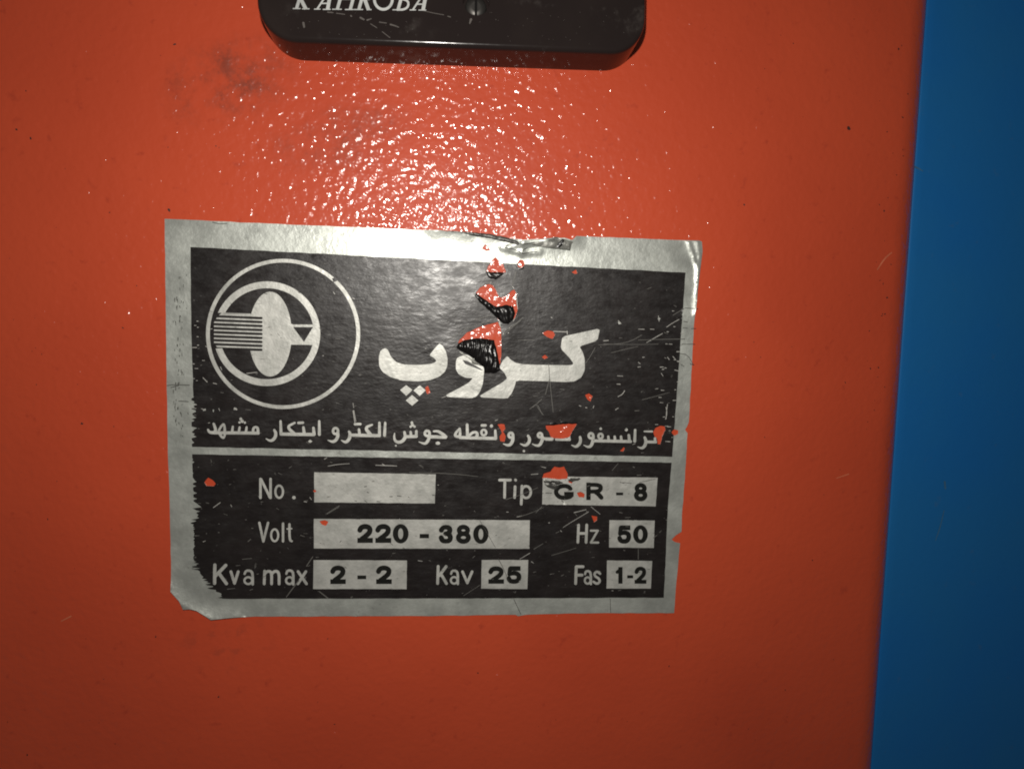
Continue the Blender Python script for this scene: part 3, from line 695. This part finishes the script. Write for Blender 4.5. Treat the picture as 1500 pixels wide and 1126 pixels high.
sc(scd, R5, 3.2, [(900, 607), (962, 570)], [(690, 355), (706, 345)], [(262, 310), (266, 325)], [(785, 212), (800, 222)], [(190, 548), (206, 549)], [(450, 35), (478, 38)], [(235, 545), (250, 548)], [(620, 575), (634, 582)])
sc(scr, R2, 3.6, [(275, 890), (296, 912)], [(328, 918), (345, 922)], [(500, 868), (550, 862)], [(945, 450), (953, 460)], [(1045, 480), (1055, 486)], [(270, 1050), (288, 1055)], [(436, 1045), (450, 1054)], [(1047, 1060), (1056, 1120)], [(220, 735), (242, 735)], [(365, 835), (372, 850)])
sc(scd, R2, 3, [(880, 682), (895, 684)], [(735, 790), (742, 797)], [(365, 965), (380, 968)], [(960, 1020), (975, 1022)], [(222, 1080), (240, 1083)])
sc(scd, R3, 3.4, [(495, 672), (560, 640), (620, 600)], [(800, 650), (850, 610), (910, 560)], [(855, 380), (870, 350), (880, 300)], [(660, 555), (740, 535)], [(895, 668), (985, 668)], [(960, 1045), (1000, 1015), (1028, 1075)])
sc(scr, R3, 3.6, [(865, 375), (873, 385)], [(930, 668), (940, 668)], [(812, 640), (822, 612), (850, 600)], [(1090, 620), (1168, 624)])
sc(scd, R6, 3, [(480, 480), (560, 455), (640, 420)], [(0, 345), (200, 350), (340, 365)], [(630, 545), (660, 515)], [(440, 130), (452, 122)], [(1010, 335), (1040, 300)], [(700, 160), (720, 175)], [(1060, 395), (1120, 400), (1225, 378)])
sc(scr, R6, 3.4, [(606, 355), (640, 352)], [(1278, 20), (1284, 50), (1276, 80)], [(820, 545), (880, 530)], [(680, 505), (700, 502)], [(1195, 380), (1210, 375)])
sc(crk_shade, R8, 2.6, [(350, 72), (372, 110), (398, 155), (428, 208)], [(442, 262), (470, 315), (498, 385)], [(520, 465), (555, 540)], [(1000, 462), (1002, 530)])
sc(crk_shade, R4, 2.6, [(835, 492), (905, 496)], [(820, 690), (890, 690)], [(825, 600), (850, 603)], [(870, 605), (895, 604)], [(828, 565), (850, 570)], [(865, 800), (885, 803)], [(812, 800), (830, 812)], [(800, 740), (850, 748), (880, 800)])
sc(crk_shade, R2, 2.8, [(90, 930), (130, 925), (205, 928)], [(110, 940), (150, 930)], [(325, 92), (360, 100), (400, 97)], [(150, 1010), (200, 1012)])
sc(crk_shade, Fz, 5, [(800, 262), (815, 264)], [(872, 262), (888, 272)], [(960, 266), (985, 270)], [(1055, 232), (1075, 232)], [(1110, 226), (1140, 230)], [(870, 160), (885, 158)], [(890, 200), (900, 203)], [(1368, 222), (1385, 222)])
sc(crk_shade, G, 4, [(495, 205), (540, 207)], [(610, 260), (625, 272)])
rs = random.Random(17)
def rand_pt(poly):
    xs = [p[0] for p in poly]; ys = [p[1] for p in poly]
    while True:
        p = (rs.uniform(min(xs), max(xs)), rs.uniform(min(ys), max(ys)))
        if inside(p, poly): return p
for i in range(210):
    p = rand_pt(upx if i % 2 else lox); l_ = rs.choice((1.2, 2, 2.5, 4, 6)); a = rs.gauss(0, .35)
    if p[1] < 480 and rs.random() < .6: continue
    (scr if rs.random() < .22 else scd).extend(stroke(PX, [(p[0], p[1], rs.uniform(.5, 1.3)), (p[0] + l_ * math.cos(a), p[1] + l_ * math.sin(a), rs.uniform(.4, 1.0))], it=0))
for i in range(40):      # flakes lost along the right and left of the field
    y = rs.uniform(470, 660); x = (994 - (y - 536) * .075 - abs(rs.gauss(0, 16))) if i % 3 else 283 + abs(rs.gauss(0, 12))
    scr.extend(stroke(PX, [(x, y, rs.uniform(.7, 1.5)), (x + rs.uniform(1.5, 5), y + rs.uniform(-.3, .3), rs.uniform(.5, 1.2))], it=0))
sc(crk_shade, T, 5, [(300, 118), (360, 128), (410, 150), (440, 165)], [(440, 165), (500, 150), (545, 148)], [(330, 64), (420, 98), (470, 94), (520, 80)], [(432, 165), (440, 135), (470, 122)])  # dark lines paint the shade of the wrinkles along the top tear
for i in range(70):
    x, y = rs.gauss(262, 5), rs.uniform(400, 650); scr_ = stroke(PX, [(x, y, rs.uniform(.6, 1.3)), (x + rs.uniform(-.6, .6), y + rs.uniform(1, 5), .6)], it=0); crk_shade.extend(scr_)
sc(scr, T, 5, [(386, 448), (393, 500), (399, 575)], [(384, 600), (380, 640), (366, 668)], [(262, 655), (272, 740), (274, 800)])
sc(scd, T, 8, [(440, 640), (385, 688), (325, 720), (288, 755)], [(386, 300), (380, 340), (364, 384)])
sc(scd, T, 5, [(150, 385), (200, 380), (238, 420)], [(0, 730), (110, 690), (200, 660)], [(90, 450), (78, 478)])
layer('scratches', scr, .10, SCR, kind='stuff')
layer('faint_scratches', scd, .125, SCRD, kind='stuff')
layer('cracks_and_wrinkle_shade', crk_shade, .15, CRK_SHADE, kind='stuff')

# ------------------------------------------------------------------ the black cover above
TH = 6.8
Q1 = Reg(350, 0, 2.381, -TH)
def rounded(x0, x1, z0, z1, r, n=12):
    out = []
    for cx, cz, a0 in ((x1 - r, z0 + r, -90), (x1 - r, z1 - r, 0), (x0 + r, z1 - r, 90), (x0 + r, z0 + r, 180)):
        for i in range(n + 1):
            a = math.radians(a0 + 90 * i / n); out.append((cx + r * math.cos(a), cz + r * math.sin(a)))
    return out
pl, pr = Q1((160, 143)), Q1((1320, 186))
zl, zr = pl[1], pr[1]
tilt = math.atan2(zr - zl, pr[0] - pl[0])
xl, xr = Q1((62, 0))[0], Q1((1425, 0))[0]
cw = (xr - xl); cc = ((xl + xr) / 2, (zl + zr) / 2)
cov = empty('cover_plate', (cc[0] * MM, 0, (cc[1] + 20) * MM), 'glossy black plastic cover with white italic lettering and rounded corners above the sticker', 'cover plate')
def rotc(p):
    x, z = p[0] - cc[0], p[1] - cc[1]; return (cc[0] + x * math.cos(tilt) - z * math.sin(tilt), cc[1] + x * math.sin(tilt) + z * math.cos(tilt))
HC = 62.0; RC = 6.2
hole_c = Reg(350, 0, 2.381, -TH)((828, 4)); HR = 2.35
def outline(inset): return [rotc(p) for p in rounded(cc[0] - cw / 2 + inset, cc[0] + cw / 2 - inset, cc[1] + inset, cc[1] + HC - inset, max(RC - inset, .4))]
def build_cover():
    bm = bmesh.new(); o0 = Vector(cov.location); rows = []
    prof_ = [(-.35, 0.0), (0, TH - .9)] + [(.9 - .9 * math.cos(t), TH - .9 + .9 * math.sin(t)) for t in [math.pi / 2 * i / 6 for i in range(7)]]
    for ins, y in prof_: rows.append([bm.verts.new(Vector((x * MM, -y * MM, z * MM)) - o0) for x, z in outline(ins)])
    n = len(rows[0])
    for a, b in zip(rows, rows[1:]):
        for i in range(n): bm.faces.new((a[i], a[(i + 1) % n], b[(i + 1) % n], b[i])).smooth = True
    top = outline(.9)
    hp = disc(hole_c, HR, n=36)
    vs, fs = cdt([top], [hp], [p for p in grid_in(top, 4) if math.hypot(p[0] - hole_c[0], p[1] - hole_c[1]) > HR + .5])
    bv = [bm.verts.new(Vector((x * MM, -TH * MM, z * MM)) - o0) for x, z in vs]
    for f in fs: bm.faces.new([bv[i] for i in f])
    ra = [bm.verts.new(Vector((x * MM, -TH * MM, z * MM)) - o0) for x, z in hp]; rb = [bm.verts.new(Vector((x * MM, -(TH - 3.0) * MM, z * MM)) - o0) for x, z in hp]
    for i in range(36): bm.faces.new((ra[i], ra[(i + 1) % 36], rb[(i + 1) % 36], rb[i])).smooth = True
    bm.faces.new(rb)
    bmesh.ops.remove_doubles(bm, verts=bm.verts, dist=2e-6)
    bmesh.ops.recalc_face_normals(bm, faces=bm.faces)
    me = bpy.data.meshes.new('cover_shell'); bm.to_mesh(me); bm.free()
    o = bpy.data.objects.new('cover_shell', me); COL.objects.link(o); me.materials.append(PLASTIC); o.parent = cov
build_cover()
def build_screw():
    bm = bmesh.new(); o0 = Vector(cov.location); rows = []
    for r, y in ((1.85, TH - 2.98), (1.85, TH - 2.3), (1.5, TH - 1.95), (.8, TH - 1.8)):
        rows.append([bm.verts.new(Vector((x * MM, -y * MM, z * MM)) - o0) for x, z in disc(hole_c, r, n=24)])
    for a, b in zip(rows, rows[1:]):
        for i in range(24): bm.faces.new((a[i], a[(i + 1) % 24], b[(i + 1) % 24], b[i])).smooth = True
    bm.faces.new(rows[-1]); bmesh.ops.recalc_face_normals(bm, faces=bm.faces)
    me = bpy.data.meshes.new('screw'); bm.to_mesh(me); bm.free()
    o = bpy.data.objects.new('screw', me); COL.objects.link(o); me.materials.append(STEEL); o.parent = cov
    q = [(hole_c[0] + dx, hole_c[1] + dz) for dx, dz in ((-.22, -1.5), (.22, -1.5), (.22, 1.5), (-.22, 1.5))]
    sheet('screw_slot', [q], lambda x, z: TH - 1.74, FLAPB, o, skirt=TH - 2.2)
build_screw()
K = Reg(400, 0, 5.0, -TH)
def bl(*strokes, w=20): 
    o = []
    for s_ in strokes: o += stroke(K, s_, w, caps=False, it=1 if len(s_) > 3 else 0)
    return o
def foot(x0, x1, y): return [K.poly([(x0, y - 6), (x1, y - 6), (x1 - 1, y + 2), (x0 - 2, y + 2)])]
def letters():
    out = []
    out.append(bl([(172, 68), (217, -85)], [(200, -5), (310, -85)], w=23) + bl([(198, -14), (241, 70)], w=26) + foot(146, 202, 68) + foot(214, 268, 70))                          # K
    out.append(bl([(322, 72), (425, -85)], w=13) + bl([(400, 73), (428, -85)], w=26) + bl([(352, 28), (404, 28)], w=10) + foot(302, 348, 72) + foot(366, 422, 74))               # A
    out.append(bl([(470, 74), (515, -83)], [(565, 75), (608, -82)], w=23) + bl([(488, -4), (588, -4)], w=11) + foot(434, 504, 73) + foot(528, 592, 75))                          # H
    out.append(bl([(628, 75), (672, -82)], w=23) + bl([(660, -80), (720, -82), (752, -60), (735, -15), (690, -2), (645, -2)], w=14) + bl([(672, 0), (700, 76)], w=26) + foot(594, 660, 75) + foot(690, 722, 76))  # R
    out.append(ring(K, (808, -2), 66, 74, 20, 26))                                                                                                                    # O
    out.append(bl([(915, 77), (958, -80)], w=23) + bl([(905, 74), (960, 74), (992, 50), (990, 10), (945, -5)], w=16) + bl([(945, -5), (1000, -15), (1020, -45), (1000, -75), (950, -78)], w=15) + foot(876, 950, 77))   # B
    out.append(bl([(1022, 78), (1125, -78)], w=13) + bl([(1098, 79), (1128, -78)], w=26) + bl([(1052, 34), (1104, 34)], w=10) + foot(1002, 1048, 78) + foot(1066, 1122, 79))      # A
    return out
for lt in letters(): sheet('letter', lt, lambda x, z: TH + .05, WHITE, cov)
ds = [stroke(K, [(400, 92, 9), (440, 96, 7)]), stroke(K, [(465, 100, 7), (525, 108, 6)]), stroke(K, [(640, 132, 14), (665, 146, 12)]), stroke(K, [(690, 150, 12), (720, 140, 6)]), stroke(K, [(780, 165, 8), (830, 172, 6)]),
      stroke(K, [(860, 182, 12), (890, 190, 9), (920, 202, 7)]), stroke(K, [(800, 235, 5), (835, 262, 5), (870, 290, 4)]), stroke(K, [(720, 288, 4), (760, 278, 4)]), stroke(K, [(1440, 175, 8), (1450, 145, 18)]), stroke(K, [(222, 170, 16), (228, 200, 14)]),
      stroke(K, [(570, 118, 11), (574, 122, 11)]), stroke(K, [(715, 178, 6), (760, 206, 6)]), stroke(K, [(1090, 78, 6), (1160, 96, 5), (1250, 112, 5)]), stroke(K, [(1280, 122, 7), (1300, 128, 7)]), stroke(K, [(80, 240, 9), (76, 275, 14)])]
rd = random.Random(5)
for i in range(60):
    p = (rd.uniform(100, 2700), rd.uniform(90, 330)); ds.append(stroke(K, [(p[0], p[1], rd.uniform(2, 4)), (p[0] + rd.uniform(-6, 6), p[1] + rd.uniform(-3, 3), 2)], it=0))
polys = [p for s_ in ds for p in s_]
top = outline(1.0)
polys = [p for p in polys if all(inside(q, top) for q in p)]
sheet('dust_marks', polys, lambda x, z: TH + .04, DUST, cov, kind='stuff')
